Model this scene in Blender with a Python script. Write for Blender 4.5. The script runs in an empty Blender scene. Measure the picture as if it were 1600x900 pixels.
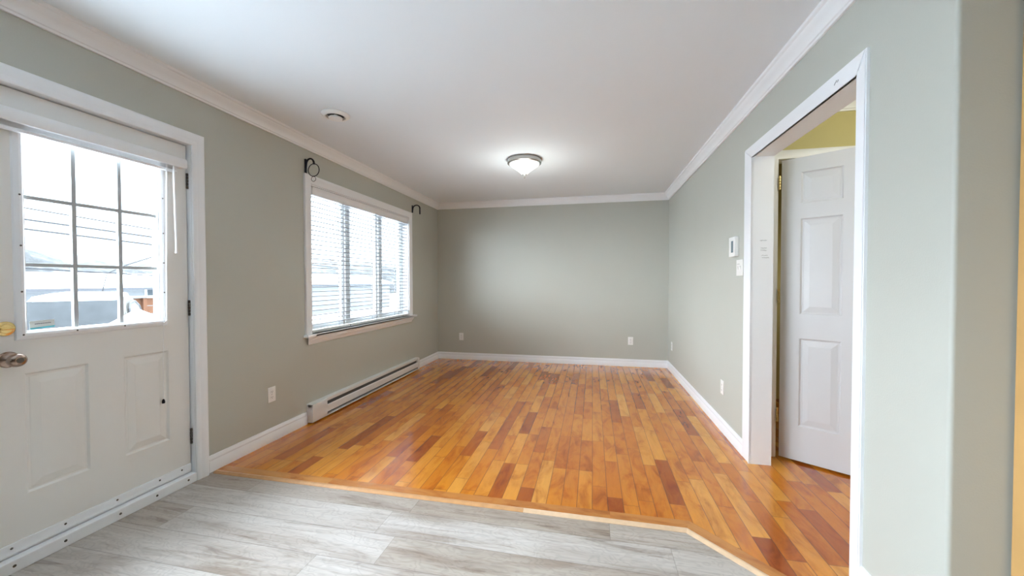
import bpy, bmesh, math, random
from mathutils import Vector, Matrix
random.seed(7)
S = bpy.context.scene
COL = S.collection
R = math.radians
PI = math.pi

# ------------------------------------------------------------------ camera
cam_data = bpy.data.cameras.new('camera')
cam_data.sensor_width = 36.0
cam_data.lens = 36.0 * 595.88 / 1600.0
cam_data.clip_start = 0.02
cam_data.clip_end = 500
cam = bpy.data.objects.new('camera', cam_data)
COL.objects.link(cam)
yaw, pitch, roll = 0.208648, -0.018363, -0.001466
cy, sy = math.cos(yaw), math.sin(yaw)
fw = Vector((-sy * math.cos(pitch), cy * math.cos(pitch), math.sin(pitch)))
rt = Vector((cy, sy, 0))
up = rt.cross(fw)
r2 = math.cos(roll) * rt + math.sin(roll) * up
u2 = -math.sin(roll) * rt + math.cos(roll) * up
cam.matrix_world = Matrix(((r2.x, u2.x, -fw.x, 0), (r2.y, u2.y, -fw.y, 0),
                           (r2.z, u2.z, -fw.z, 1.22326), (0, 0, 0, 1)))
S.camera = cam

# ------------------------------------------------------------------ view, world, lights
S.view_settings.view_transform = 'Standard'
S.view_settings.look = 'None'
S.view_settings.gamma = 1.0
S.view_settings.use_curve_mapping = False
S.view_settings.exposure = 0.06
S.cycles.use_denoising = True
S.cycles.max_bounces = 14
S.cycles.diffuse_bounces = 8
S.cycles.glossy_bounces = 5
S.cycles.transparent_max_bounces = 12
S.cycles.sample_clamp_indirect = 8.0
S.cycles.caustics_reflective = False
S.cycles.caustics_refractive = False

W = bpy.data.worlds.new('overcast_sky')
S.world = W
W.use_nodes = True
wn, wl = W.node_tree.nodes, W.node_tree.links
wn.clear()
wo = wn.new('ShaderNodeOutputWorld')
wb = wn.new('ShaderNodeBackground')
wt = wn.new('ShaderNodeTexCoord')
wx = wn.new('ShaderNodeSeparateXYZ')
wr = wn.new('ShaderNodeMapRange')          # overcast sky: brighter towards the zenith
SKY_LOW, SKY_HIGH = 2.4, 13.0
wr.inputs['From Min'].default_value = 0.14
wr.inputs['From Max'].default_value = 0.42
wr.inputs['To Min'].default_value = SKY_LOW
wr.inputs['To Max'].default_value = SKY_HIGH
wl.new(wt.outputs['Generated'], wx.inputs[0])
wl.new(wx.outputs['Z'], wr.inputs['Value'])
wl.new(wr.outputs[0], wb.inputs['Strength'])
wb.inputs['Color'].default_value = (0.80, 0.93, 1.08, 1)
wl.new(wb.outputs[0], wo.inputs[0])


def area(name, loc, rot, sx, sy_, power, color=(1, 1, 1), portal=False):
    d = bpy.data.lights.new(name, 'AREA')
    d.shape = 'RECTANGLE'
    d.size, d.size_y = sx, sy_
    d.energy = power
    d.color = color
    if portal:
        d.cycles.is_portal = True
    o = bpy.data.objects.new(name, d)
    COL.objects.link(o)
    o.location = loc
    o.rotation_euler = rot
    return o


# portals only guide the sky's sampling through the glazed openings
area('sky_portal', (-2.57, 3.79, 1.41), (0, R(-90), 0), 1.32, 1.82, 1, portal=True)
area('sky_portal', (-2.50, 1.46, 1.45), (0, R(-90), 0), 0.95, 0.58, 1, portal=True)
area('sky_portal', (-2.57, -.10, 1.43), (0, R(-90), 0), 1.28, 1.72, 1, portal=True)
# the bright part of the overcast sky, low over the yard: a very soft, wide sun
sun = bpy.data.lights.new('soft_overcast_sun', 'SUN')
sun.energy = 40.0
sun.angle = R(85)
sun.color = (0.86, 0.94, 1.06)
so_ = bpy.data.objects.new('soft_overcast_sun', sun)
COL.objects.link(so_)
so_.location = (-8, -2, 5)
so_.rotation_euler = Vector((.86, .46, -.27)).to_track_quat('-Z', 'Y').to_euler()

# ------------------------------------------------------------------ materials
MATS = {}


def mat(name, color=(.8, .8, .8), rough=.5, metal=0., spec=.5, emit=None, estr=1., noise=0., nscale=8., bump=0., bscale=60., coat=0.):
    m = bpy.data.materials.new(name)
    m.use_nodes = True
    nt = m.node_tree
    b = nt.nodes['Principled BSDF']
    b.inputs['Base Color'].default_value = (*color, 1)
    b.inputs['Roughness'].default_value = rough
    b.inputs['Metallic'].default_value = metal
    b.inputs['Specular IOR Level'].default_value = spec
    b.inputs['Coat Weight'].default_value = coat
    if emit:
        b.inputs['Emission Color'].default_value = (*emit, 1)
        b.inputs['Emission Strength'].default_value = estr
    g = nt.nodes.new('ShaderNodeNewGeometry')
    if noise:
        n = nt.nodes.new('ShaderNodeTexNoise')
        n.inputs['Scale'].default_value = nscale
        n.inputs['Detail'].default_value = 3
        nt.links.new(g.outputs['Position'], n.inputs['Vector'])
        mx = nt.nodes.new('ShaderNodeMix')
        mx.data_type = 'RGBA'
        mx.inputs['A'].default_value = (*[c * (1 - noise) for c in color], 1)
        mx.inputs['B'].default_value = (*[min(1, c * (1 + noise)) for c in color], 1)
        nt.links.new(n.outputs['Fac'], mx.inputs['Factor'])
        nt.links.new(mx.outputs['Result'], b.inputs['Base Color'])
    if bump:
        n2 = nt.nodes.new('ShaderNodeTexNoise')
        n2.inputs['Scale'].default_value = bscale
        n2.inputs['Detail'].default_value = 2
        nt.links.new(g.outputs['Position'], n2.inputs['Vector'])
        bp = nt.nodes.new('ShaderNodeBump')
        bp.inputs['Strength'].default_value = bump
        bp.inputs['Distance'].default_value = .01
        nt.links.new(n2.outputs['Fac'], bp.inputs['Height'])
        nt.links.new(bp.outputs['Normal'], b.inputs['Normal'])
    MATS[name] = m
    return m


M_wall = mat('sage_paint', (.485, .497, .448), .55, noise=.03, nscale=1.5, bump=.05, bscale=180)
M_taupe = mat('taupe_paint', (.26, .21, .15), .6, noise=.03, bump=.05, bscale=180)
M_yellow = mat('yellow_paint', (.54, .48, .21), .6, noise=.03, bump=.05, bscale=180)
M_ceil = mat('ceiling_paint', (.80, .855, .90), .8, noise=.015, nscale=2, bump=.04, bscale=200)
M_trim = mat('white_trim_paint', (.845, .865, .89), .35, noise=.02, nscale=4)
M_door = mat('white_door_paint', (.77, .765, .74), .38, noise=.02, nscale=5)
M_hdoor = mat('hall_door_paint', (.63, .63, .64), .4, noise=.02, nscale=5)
M_plastic = mat('white_plastic', (.82, .82, .80), .35, noise=.02, nscale=30)
M_blind = mat('white_blind_vinyl', (.84, .85, .86), .4, noise=.02, nscale=12)
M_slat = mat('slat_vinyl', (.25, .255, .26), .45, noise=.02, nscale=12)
M_tape = mat('grey_ladder_cord', (.50, .53, .57), .7, noise=.05, nscale=50)
M_grid = mat('grey_glazing_bar', (.42, .44, .45), .45, noise=.03, nscale=20)
M_vinyl = mat('window_vinyl', (.80, .81, .81), .4, noise=.02, nscale=12)
M_black = mat('black_iron', (.012, .012, .022), .35, metal=.6, noise=.1, nscale=40)
M_dark = mat('dark_gap', (.02, .02, .02), .6, noise=.1, nscale=30)
M_darkmetal = mat('dark_hinge_metal', (.12, .11, .10), .35, metal=.9, noise=.1, nscale=60)
M_nickel = mat('brushed_nickel', (.46, .45, .43), .32, metal=1., noise=.08, nscale=60)
M_bronze = mat('satin_bronze', (.36, .27, .22), .26, metal=1., noise=.08, nscale=50)
M_brass = mat('polished_brass', (.80, .62, .28), .22, metal=1., noise=.05, nscale=60)
M_heat = mat('heater_enamel', (.74, .735, .72), .4, noise=.02, nscale=10)
M_fin = mat('heater_fins', (.13, .13, .13), .5, metal=.5, noise=.1, nscale=40)
M_lcd = mat('grey_display', (.16, .22, .25), .2, noise=.04, nscale=60)
M_ink = mat('grey_ink', (.10, .10, .12), .8, noise=.1, nscale=90)
M_teal = mat('teal_print', (.05, .33, .38), .5, noise=.1, nscale=120)
M_sticker = mat('sticker_paper', (.55, .57, .55), .6, noise=.05, nscale=90)
M_snow = mat('snow', (.74, .76, .78), .8, noise=.03, nscale=1.5, bump=.4, bscale=3)
M_siding = mat('pale_siding', (.11, .113, .115), .7, noise=.04, nscale=3)
M_eave = mat('dark_eave_board', (.05, .05, .055), .7, noise=.05, nscale=3)  # dark board along the eave line
M_hwin = mat('far_window_pane', (.05, .056, .06), .8, spec=.1, noise=.05, nscale=3)
M_wire = mat('utility_cable', (.04, .04, .042), .9, spec=.1, noise=.05, nscale=3)
M_carpaint = mat('silver_car_paint', (.12, .115, .105), .8, spec=.1, metal=0., noise=.03, nscale=3)
M_carglass = mat('frosted_car_glass', (.085, .09, .094), .9, spec=.1, noise=.25, nscale=6)
M_carrubber = mat('car_rubber', (.03, .03, .032), .6, noise=.05, nscale=20)
M_fence = mat('red_brown_boards', (.12, .058, .034), .9, spec=.1, noise=.3, nscale=3)
M_oak = mat('honey_oak', (.56, .33, .12), .4, noise=.15, nscale=7)
M_border = None

# clear glazing: mostly transparent, with a Fresnel reflection
M_glass = bpy.data.materials.new('clear_glazing')
M_glass.use_nodes = True
nt = M_glass.node_tree
nt.nodes.clear()
o_ = nt.nodes.new('ShaderNodeOutputMaterial')
tr = nt.nodes.new('ShaderNodeBsdfTransparent')
tr.inputs[0].default_value = (.99, 1.0, .99, 1)
gl = nt.nodes.new('ShaderNodeBsdfGlossy')
gl.inputs['Roughness'].default_value = .02
fr = nt.nodes.new('ShaderNodeFresnel')
fr.inputs['IOR'].default_value = 1.35
mx = nt.nodes.new('ShaderNodeMixShader')
ge = nt.nodes.new('ShaderNodeNewGeometry')
iv = nt.nodes.new('ShaderNodeMath')
iv.operation = 'SUBTRACT'
iv.inputs[0].default_value = 1.0
nt.links.new(ge.outputs['Backfacing'], iv.inputs[1])
ml = nt.nodes.new('ShaderNodeMath')
ml.operation = 'MULTIPLY'
nt.links.new(fr.outputs[0], ml.inputs[0])
nt.links.new(iv.outputs[0], ml.inputs[1])
nt.links.new(ml.outputs[0], mx.inputs[0])
nt.links.new(tr.outputs[0], mx.inputs[1])
nt.links.new(gl.outputs[0], mx.inputs[2])
nt.links.new(mx.outputs[0], o_.inputs[0])

# glowing opal bowl of the ceiling lamp
M_bowl = mat('opal_glass', (.85, .88, .86), .3, emit=(.93, 1.0, .97), estr=.75, noise=.03, nscale=20)


class NB:
    """small node building helper"""
    def __init__(s, nt):
        s.nt = nt

    def math(s, op, a, b=None, c=None):
        n = s.nt.nodes.new('ShaderNodeMath')
        n.operation = op
        for i, v in enumerate((a, b, c)):
            if v is None:
                continue
            if isinstance(v, (int, float)):
                n.inputs[i].default_value = v
            else:
                s.nt.links.new(v, n.inputs[i])
        return n.outputs[0]

    def xyz(s, x, y, z=0.):
        n = s.nt.nodes.new('ShaderNodeCombineXYZ')
        for i, v in enumerate((x, y, z)):
            if isinstance(v, (int, float)):
                n.inputs[i].default_value = v
            else:
                s.nt.links.new(v, n.inputs[i])
        return n.outputs[0]

    def white(s, vec):
        n = s.nt.nodes.new('ShaderNodeTexWhiteNoise')
        n.noise_dimensions = '2D'
        s.nt.links.new(vec, n.inputs['Vector'])
        return n.outputs['Value']

    def noise(s, vec, scale, detail=3, rough=.5, dist=0.):
        n = s.nt.nodes.new('ShaderNodeTexNoise')
        n.inputs['Scale'].default_value = scale
        n.inputs['Detail'].default_value = detail
        n.inputs['Roughness'].default_value = rough
        n.inputs['Distortion'].default_value = dist
        s.nt.links.new(vec, n.inputs['Vector'])
        return n.outputs['Fac']

    def ramp(s, fac, stops):
        n = s.nt.nodes.new('ShaderNodeValToRGB')
        e = n.color_ramp.elements
        while len(e) > 1:
            e.remove(e[-1])
        e[0].position = stops[0][0]
        e[0].color = (*stops[0][1], 1)
        for p, c in stops[1:]:
            k = e.new(p)
            k.color = (*c, 1)
        s.nt.links.new(fac, n.inputs[0])
        return n.outputs[0]

    def mix(s, fac, a, b, mode='MIX'):
        n = s.nt.nodes.new('ShaderNodeMix')
        n.data_type = 'RGBA'
        n.blend_type = mode
        for k, v in (('Factor', fac), ('A', a), ('B', b)):
            if isinstance(v, (int, float)):
                n.inputs[k].default_value = v
            elif isinstance(v, tuple):
                n.inputs[k].default_value = (*v, 1)
            else:
                s.nt.links.new(v, n.inputs[k])
        return n.outputs['Result']


def g3(v):
    return (v, v, v)


def plank_material(name, along, width, length, tones, seam_dark, rough, fig, coat=0., row_shift=0., single=False, spec=.35):
    """boards of given width laid along one axis, each with its own tone, figure and seams"""
    m = bpy.data.materials.new(name)
    m.use_nodes = True
    nt = m.node_tree
    b = nt.nodes['Principled BSDF']
    N = NB(nt)
    g = nt.nodes.new('ShaderNodeNewGeometry')
    sp = nt.nodes.new('ShaderNodeSeparateXYZ')
    nt.links.new(g.outputs['Position'], sp.inputs[0])
    X, Y = sp.outputs['X'], sp.outputs['Y']
    if along == 'diag':
        L = N.math('MULTIPLY', N.math('SUBTRACT', X, Y), .7071)
        T = N.math('MULTIPLY', N.math('ADD', X, Y), .7071)
    else:
        L, T = (Y, X) if along == 'y' else (X, Y)
    t = N.math('ADD', N.math('DIVIDE', T, width), 50 + row_shift)
    row = N.math('FLOOR', t)
    rf = N.math('SUBTRACT', t, row)
    rnd = N.white(N.xyz(row, 3.7))
    rnd2 = N.white(N.xyz(row, 9.1))
    ln = N.math('MULTIPLY_ADD', rnd2, length * .5, length * .75)
    l = N.math('ADD', N.math('DIVIDE', L, ln), N.math('MULTIPLY_ADD', rnd, 7.3, 40))
    idx = N.math('FLOOR', l)
    lf = N.math('SUBTRACT', l, idx)
    pid = N.white(N.xyz(N.math('MULTIPLY', row, 1.37), N.math('MULTIPLY', idx, 2.11)))
    pid2 = N.white(N.xyz(N.math('MULTIPLY', row, 2.91), N.math('MULTIPLY_ADD', idx, 1.71, 5.)))
    base = N.ramp(pid, tones)
    # figure: stretched, shifted for each board
    off = N.math('MULTIPLY', pid2, 37.)
    v1 = N.xyz(N.math('MULTIPLY', L, fig['stretch']), N.math('ADD', T, off), off)
    cloud = N.noise(v1, fig['cloud'], 4, .6, .8)
    fine = N.noise(N.xyz(N.math('MULTIPLY', L, fig['stretch'] * .35), N.math('ADD', T, off), off), fig['fine'], 3, .6)
    k1 = N.ramp(cloud, fig['cloud_ramp'])
    col = N.mix(fig['cloud_amt'], base, k1, 'MULTIPLY')
    k2 = N.ramp(fine, [(.3, g3(fig['fine_lo'])), (.7, g3(1.0))])
    col = N.mix(1.0, col, k2, 'MULTIPLY')
    if 'streak' in fig:
        st = N.noise(N.xyz(N.math('MULTIPLY', L, .9), N.math('MULTIPLY', T, 9.0), off), 2.4, 5, .65, 1.4)
        k3 = N.ramp(st, [(.32, fig['streak']), (.40, (.80, .76, .73)), (.50, (1, 1, 1))])
        col = N.mix(.62, col, k3, 'MULTIPLY')
        kn = N.noise(N.xyz(N.math('MULTIPLY', L, 2.2), N.math('MULTIPLY', T, 5.0), off), 3.0, 2, .5, .5)
        wv = nt.nodes.new('ShaderNodeMath')
        wv.operation = 'SINE'
        nt.links.new(N.math('MULTIPLY', kn, 60.), wv.inputs[0])
        k4 = N.ramp(N.math('MULTIPLY_ADD', wv.outputs[0], .5, .5), [(0., g3(.86)), (.5, g3(1.))])
        col = N.mix(.8, col, k4, 'MULTIPLY')
    # seams
    sw = .0022 / width
    e1 = N.math('MINIMUM', rf, N.math('SUBTRACT', 1., rf))
    s1 = N.math('LESS_THAN', e1, sw)
    if single:
        seam = N.math('MULTIPLY', s1, 0.)
    else:
        e2 = N.math('MULTIPLY', N.math('MINIMUM', lf, N.math('SUBTRACT', 1., lf)), ln)
        s2 = N.math('LESS_THAN', e2, .0016)
        seam = N.math('MAXIMUM', s1, s2)
    col = N.mix(N.math('MULTIPLY', seam, seam_dark), col, (.05, .03, .02))
    nt.links.new(col, b.inputs['Base Color'])
    rr = N.math('MULTIPLY_ADD', fine, .10, rough - .05)
    nt.links.new(rr, b.inputs['Roughness'])
    b.inputs['Specular IOR Level'].default_value = spec
    b.inputs['Coat Weight'].default_value = coat
    b.inputs['Coat Roughness'].default_value = .12
    bp = nt.nodes.new('ShaderNodeBump')
    bp.inputs['Strength'].default_value = .12
    bp.inputs['Distance'].default_value = .001
    h = N.noise(N.xyz(N.math('MULTIPLY', L, .3), T, 0.), 9, 1)
    nt.links.new(h, bp.inputs['Height'])
    nt.links.new(bp.outputs['Normal'], b.inputs['Normal'])
    return m


WOOD = [(0., (.36, .080, .007)), (.08, (.48, .125, .009)), (.20, (.60, .185, .012)), (.70, (.67, .235, .018)), (.92, (.72, .290, .034)), (1., (.75, .335, .055))]
WFIG = dict(stretch=.38, cloud=11., fine=70., fine_lo=.90, cloud_amt=.80,
            cloud_ramp=[(.30, (.52, .36, .24)), (.42, (.82, .70, .60)), (.53, (.98, .97, .95)), (.75, (1.05, 1.08, 1.15))])
M_hard = plank_material('birch_plank_floor', 'y', .083, .55, WOOD, .55, .20, WFIG, coat=.55)
M_border = plank_material('border_board', 'x', .30, 1.5, [(0., (.50, .19, .045)), (1., (.60, .27, .08))], .0, .2, WFIG, coat=.2, single=True)
M_borderd = plank_material('border_board_diagonal', 'diag', .30, 1.5, [(0., (.50, .19, .045)), (1., (.60, .27, .08))], .0, .2, WFIG, coat=.2, single=True)
M_reduce = mat('reducer_wood', (.52, .28, .12), .3, noise=.25, nscale=25)
M_reduce2 = mat('pale_reducer_wood', (.66, .47, .30), .35, noise=.18, nscale=25)
LAM = [(0., (.38, .31, .25)), (.35, (.46, .40, .345)), (.7, (.52, .475, .43)), (1., (.58, .545, .51))]
LFIG = dict(stretch=.16, cloud=7., fine=90., fine_lo=.86, cloud_amt=.8,
            cloud_ramp=[(.30, (.58, .50, .44)), (.45, (.88, .86, .84)), (.6, (1, 1, 1)), (1., (1.03, 1.03, 1.04))],
            streak=(.40, .33, .28))
M_lam = plank_material('grey_oak_laminate', 'x', .185, 1.25, LAM, .30, .34, LFIG, row_shift=.02)

# hillside: rock and scrub showing through snow
M_hill = bpy.data.materials.new('snowy_hillside')
M_hill.use_nodes = True
_n = NB(M_hill.node_tree)
_g = M_hill.node_tree.nodes.new('ShaderNodeNewGeometry')
_f = _n.noise(_g.outputs['Position'], .55, 6, .7, 1.0)
_c = _n.ramp(_f, [(.42, (.020, .021, .021)), (.52, (.036, .037, .038)), (.62, (.08, .082, .084)), (.76, (.3, .31, .32))])
M_hill.node_tree.links.new(_c, M_hill.node_tree.nodes['Principled BSDF'].inputs['Base Color'])
M_hill.node_tree.nodes['Principled BSDF'].inputs['Roughness'].default_value = .9

# ------------------------------------------------------------------ builders
MW = {}


def mw(o):
    return MW.get(o.name, Matrix.Identity(4))


def empty(name, loc=(0, 0, 0), rz=0.):
    o = bpy.data.objects.new(name, None)
    COL.objects.link(o)
    o.location = loc
    o.rotation_euler = (0, 0, rz)
    o.empty_display_size = .05
    MW[o.name] = Matrix.Translation(Vector(loc)) @ Matrix.Rotation(rz, 4, 'Z')
    return o


def tag(o, label=None, cat=None, group=None, kind=None):
    if label:
        o['label'] = label
    if cat:
        o['category'] = cat
    if group:
        o['group'] = group
    if kind:
        o['kind'] = kind
    return o


def build(name, bm, material, parent=None, local=False, smooth=False, recenter=True, fix=True):
    """turn a bmesh into ONE object; world coordinates unless local, origin at the base centre"""
    if fix:
        bmesh.ops.recalc_face_normals(bm, faces=bm.faces)
    me = bpy.data.meshes.new(name)
    o = bpy.data.objects.new(name, me)
    COL.objects.link(o)
    if parent:
        o.parent = parent
        if not local:
            bm.transform(mw(parent).inverted())
    if recenter and bm.verts:
        xs = [v.co.x for v in bm.verts]
        ys = [v.co.y for v in bm.verts]
        zs = [v.co.z for v in bm.verts]
        c = Vector(((min(xs) + max(xs)) / 2, (min(ys) + max(ys)) / 2, min(zs)))
        bm.transform(Matrix.Translation(-c))
        o.location = c
    else:
        c = Vector((0, 0, 0))
    MW[o.name] = (mw(parent) if parent else Matrix.Identity(4)) @ Matrix.Translation(c)
    if smooth:
        for f in bm.faces:
            f.smooth = True
    bm.to_mesh(me)
    bm.free()
    if isinstance(material, (list, tuple)):
        for m_ in material:
            me.materials.append(m_)
    else:
        me.materials.append(material)
    if smooth:
        try:
            me.set_sharp_from_angle(angle=R(35))
        except Exception:
            pass
    return o


def NBM():
    return bmesh.new()


def box(bm, x0, x1, y0, y1, z0, z1, bev=0., mi=0, seg=2):
    t = bmesh.new()
    vs = [t.verts.new((x, y, z)) for x in (x0, x1) for y in (y0, y1) for z in (z0, z1)]
    for f in ((0, 1, 3, 2), (4, 6, 7, 5), (0, 4, 5, 1), (2, 3, 7, 6), (0, 2, 6, 4), (1, 5, 7, 3)):
        t.faces.new([vs[i] for i in f])
    bmesh.ops.recalc_face_normals(t, faces=t.faces)
    if bev:
        bmesh.ops.bevel(t, geom=list(t.edges), offset=bev, segments=seg, affect='EDGES', profile=.6)
    for f in t.faces:
        f.material_index = mi
    merge(bm, t)
    return bm


def merge(bm, t, M=None):
    if M is not None:
        t.transform(M)
    me = bpy.data.meshes.new('tmp')
    t.to_mesh(me)
    t.free()
    bm.from_mesh(me)
    bpy.data.meshes.remove(me)


def prism(bm, poly, z0, z1, mi=0):
    lo = [bm.verts.new((x, y, z0)) for x, y in poly]
    hi = [bm.verts.new((x, y, z1)) for x, y in poly]
    n = len(poly)
    fs = [bm.faces.new(lo[::-1]), bm.faces.new(hi)]
    for i in range(n):
        fs.append(bm.faces.new((lo[i], lo[(i + 1) % n], hi[(i + 1) % n], hi[i])))
    for f in fs:
        f.material_index = mi
    return bm


def sweep(bm, path, prof, to3d, closed=False, cut0=None, cut1=None):
    """profile (u = offset to the left of the path, v = height out of the path plane) swept with mitres.
    cut0/cut1: end mitre direction override given as 2D vectors"""
    n = len(path)
    P = [Vector(p) for p in path]

    def nrm(a, b):
        d = (b - a).normalized()
        return Vector((-d.y, d.x))
    rings = []
    for i in range(n):
        if closed or 0 < i < n - 1:
            n1 = nrm(P[i - 1], P[i])
            n2 = nrm(P[i], P[(i + 1) % n])
            m = (n1 + n2) / (1 + n1.dot(n2))
        elif i == 0:
            m = nrm(P[0], P[1]) if cut0 is None else Vector(cut0)
        else:
            m = nrm(P[n - 2], P[n - 1]) if cut1 is None else Vector(cut1)
        rings.append([bm.verts.new(to3d(P[i] + m * u, v)) for u, v in prof])
    k = len(prof)
    rng = range(n if closed else n - 1)
    for i in rng:
        a, b = rings[i], rings[(i + 1) % n]
        for j in range(k):
            bm.faces.new((a[j], a[(j + 1) % k], b[(j + 1) % k], b[j]))
    if not closed:
        bm.faces.new(rings[0][::-1])
        bm.faces.new(rings[-1])
    return bm


def lathe(bm, prof, M=None, seg=32, cap=True, mi=0):
    """prof: (radius, z) list revolved about z"""
    t = bmesh.new()
    rings = []
    for r, z in prof:
        if r < 1e-6:
            rings.append([t.verts.new((0, 0, z))])
        else:
            rings.append([t.verts.new((r * math.cos(2 * PI * i / seg), r * math.sin(2 * PI * i / seg), z)) for i in range(seg)])
    for a, b in zip(rings, rings[1:]):
        for i in range(seg):
            j = (i + 1) % seg
            if len(a) == 1 and len(b) > 1:
                t.faces.new((a[0], b[i], b[j]))
            elif len(b) == 1 and len(a) > 1:
                t.faces.new((a[i], a[j], b[0]))
            elif len(a) > 1:
                t.faces.new((a[i], a[j], b[j], b[i]))
    if cap:
        for r_ in (rings[0], rings[-1]):
            if len(r_) > 2:
                t.faces.new(r_)
    bmesh.ops.recalc_face_normals(t, faces=t.faces)
    for f in t.faces:
        f.material_index = mi
    merge(bm, t, M)
    return bm


def tube(bm, pts, rad, seg=8, closed=False):
    P = [Vector(p) for p in pts]
    n = len(P)
    rings = []
    ref = None
    for i in range(n):
        if closed:
            d = (P[(i + 1) % n] - P[i - 1]).normalized()
        else:
            d = (P[min(i + 1, n - 1)] - P[max(i - 1, 0)]).normalized()
        if ref is None:
            ref = Vector((0, 0, 1)) if abs(d.z) < .9 else Vector((1, 0, 0))
        s = d.cross(ref).normalized()
        ref = s.cross(d).normalized()
        r = rad[i] if isinstance(rad, (list, tuple)) else rad
        rings.append([bm.verts.new(P[i] + r * (math.cos(2 * PI * k / seg) * s + math.sin(2 * PI * k / seg) * ref)) for k in range(seg)])
    for i in range(n if closed else n - 1):
        a, b = rings[i], rings[(i + 1) % n]
        for k in range(seg):
            bm.faces.new((a[k], a[(k + 1) % seg], b[(k + 1) % seg], b[k]))
    if not closed:
        bm.faces.new(rings[0])
        bm.faces.new(rings[-1][::-1])
    return bm


def panel_slab(w, h, t, panels, holes=(), depth=.007, both=True):
    """door slab, X across 0..w, Z up 0..h, front at y=0 facing -Y; panels are pressed raised fields"""
    bm = bmesh.new()
    rects = list(panels) + list(holes)
    xs = sorted({0, w, *[r[0] for r in rects], *[r[1] for r in rects]})
    zs = sorted({0, h, *[r[2] for r in rects], *[r[3] for r in rects]})

    def inside(x, z):
        return any(r[0] < x < r[1] and r[2] < z < r[3] for r in rects)
    for side in (0, 1):
        y = 0 if side == 0 else t
        sg = 1 if side == 0 else -1
        vv = {}

        def V(x, z, yy):
            k = (round(x, 5), round(z, 5), round(yy, 5))
            if k not in vv:
                vv[k] = bm.verts.new((x, yy, z))
            return vv[k]
        for i in range(len(xs) - 1):
            for j in range(len(zs) - 1):
                if not inside((xs[i] + xs[i + 1]) / 2, (zs[j] + zs[j + 1]) / 2):
                    bm.faces.new((V(xs[i], zs[j], y), V(xs[i + 1], zs[j], y), V(xs[i + 1], zs[j + 1], y), V(xs[i], zs[j + 1], y)))
        for (a, b, c, d) in panels:
            xx = sorted({x for x in xs if a <= x <= b})
            zz = sorted({z for z in zs if c <= z <= d})
            steps = [(0, 0), (.008, depth), (.016, depth), (.020, depth * .8), (.050, depth * .15), (.054, depth * .15)]
            for (o0, d0), (o1, d1) in zip(steps, steps[1:]):
                q0 = [(a + o0, c + o0), (b - o0, c + o0), (b - o0, d - o0), (a + o0, d - o0)]
                q1 = [(a + o1, c + o1), (b - o1, c + o1), (b - o1, d - o1), (a + o1, d - o1)]
                for k in range(4):
                    m_ = (k + 1) % 4
                    bm.faces.new((V(*q0[k], y + sg * d0), V(*q0[m_], y + sg * d0), V(*q1[m_], y + sg * d1), V(*q1[k], y + sg * d1)))
            o1, d1 = steps[-1]
            bm.faces.new([V(x, z, y + sg * d1) for x, z in ((a + o1, c + o1), (b - o1, c + o1), (b - o1, d - o1), (a + o1, d - o1))])
    for (a, b, c, d) in [(0, w, 0, h)] + list(holes):
        q = [(a, c), (b, c), (b, d), (a, d)]
        for k in range(4):
            (x0, z0), (x1, z1) = q[k], q[(k + 1) % 4]
            bm.faces.new([bm.verts.new(p) for p in ((x0, 0, z0), (x1, 0, z1), (x1, t, z1), (x0, t, z0))])
    bmesh.ops.remove_doubles(bm, verts=bm.verts, dist=1e-5)
    return bm


# ------------------------------------------------------------------ the shell
XL, XR, YB, H = -2.400, 1.035, 5.662, 2.44
WT = .15                                    # outside wall thickness
YN = -2.60                                  # the wall behind the camera
XK = 3.00                                   # far side of the kitchen
XH = 2.45                                   # far side of the hall
JX = 1.144                                  # hall face of the partition
OP0, OP1, OPZ = 1.776, 2.800, 2.037         # cased opening in the partition
YE = 1.365                                  # end face of the partition
DY0, DY1, DZ1 = 1.046, 1.884, 2.058         # entry doorway
WY0, WY1, WZ0, WZ1 = 2.885, 4.690, .765, 2.066   # front window
KY0, KY1, KZ0, KZ1 = -.95, .75, .80, 2.06 # added window out of view, lets daylight onto the partition
HY = 2.962                                  # wall with the hall door
HD0, HD1, HDZ = 1.245, 2.025, 2.055


def struct(name, bm, m, label=None, parent=None, **k):
    o = build(name, bm, m, parent, **k)
    if parent is None:
        o['kind'] = 'structure'
        if label:
            o['label'] = label
    return o


# floors
bm = NBM()
prism(bm, [(XL - WT, YN - .1), (XK + .1, YN - .1), (XK + .1, YE), (XR + .02, YE), (XR + .02, 1.425), (.459, 2.000), (XL - .0, 2.000), (XL - WT, 2.0)], -.108, -.008)
struct('floor', bm, M_lam, 'pale grey oak laminate floor in front of the entry door', recenter=False)
bm = NBM()
prism(bm, [(XL - WT, 2.000), (.459, 2.000), (XR + .02, 1.425), (XR + .02, YE + .005), (XH + .1, YE + .005), (XH + .1, 4.6), (XR + .1, 4.6), (XR + .1, YB + .1), (XL - WT, YB + .1)], -.10, 0.)
struct('floor', bm, M_hard, 'glossy orange brown hardwood plank floor of the empty room', recenter=False)

# ceiling
bm = NBM()
box(bm, XL - WT, XK + .1, YN - .1, YB + .1, H, H + .1)
struct('ceiling', bm, M_ceil, 'smooth white ceiling')

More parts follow.
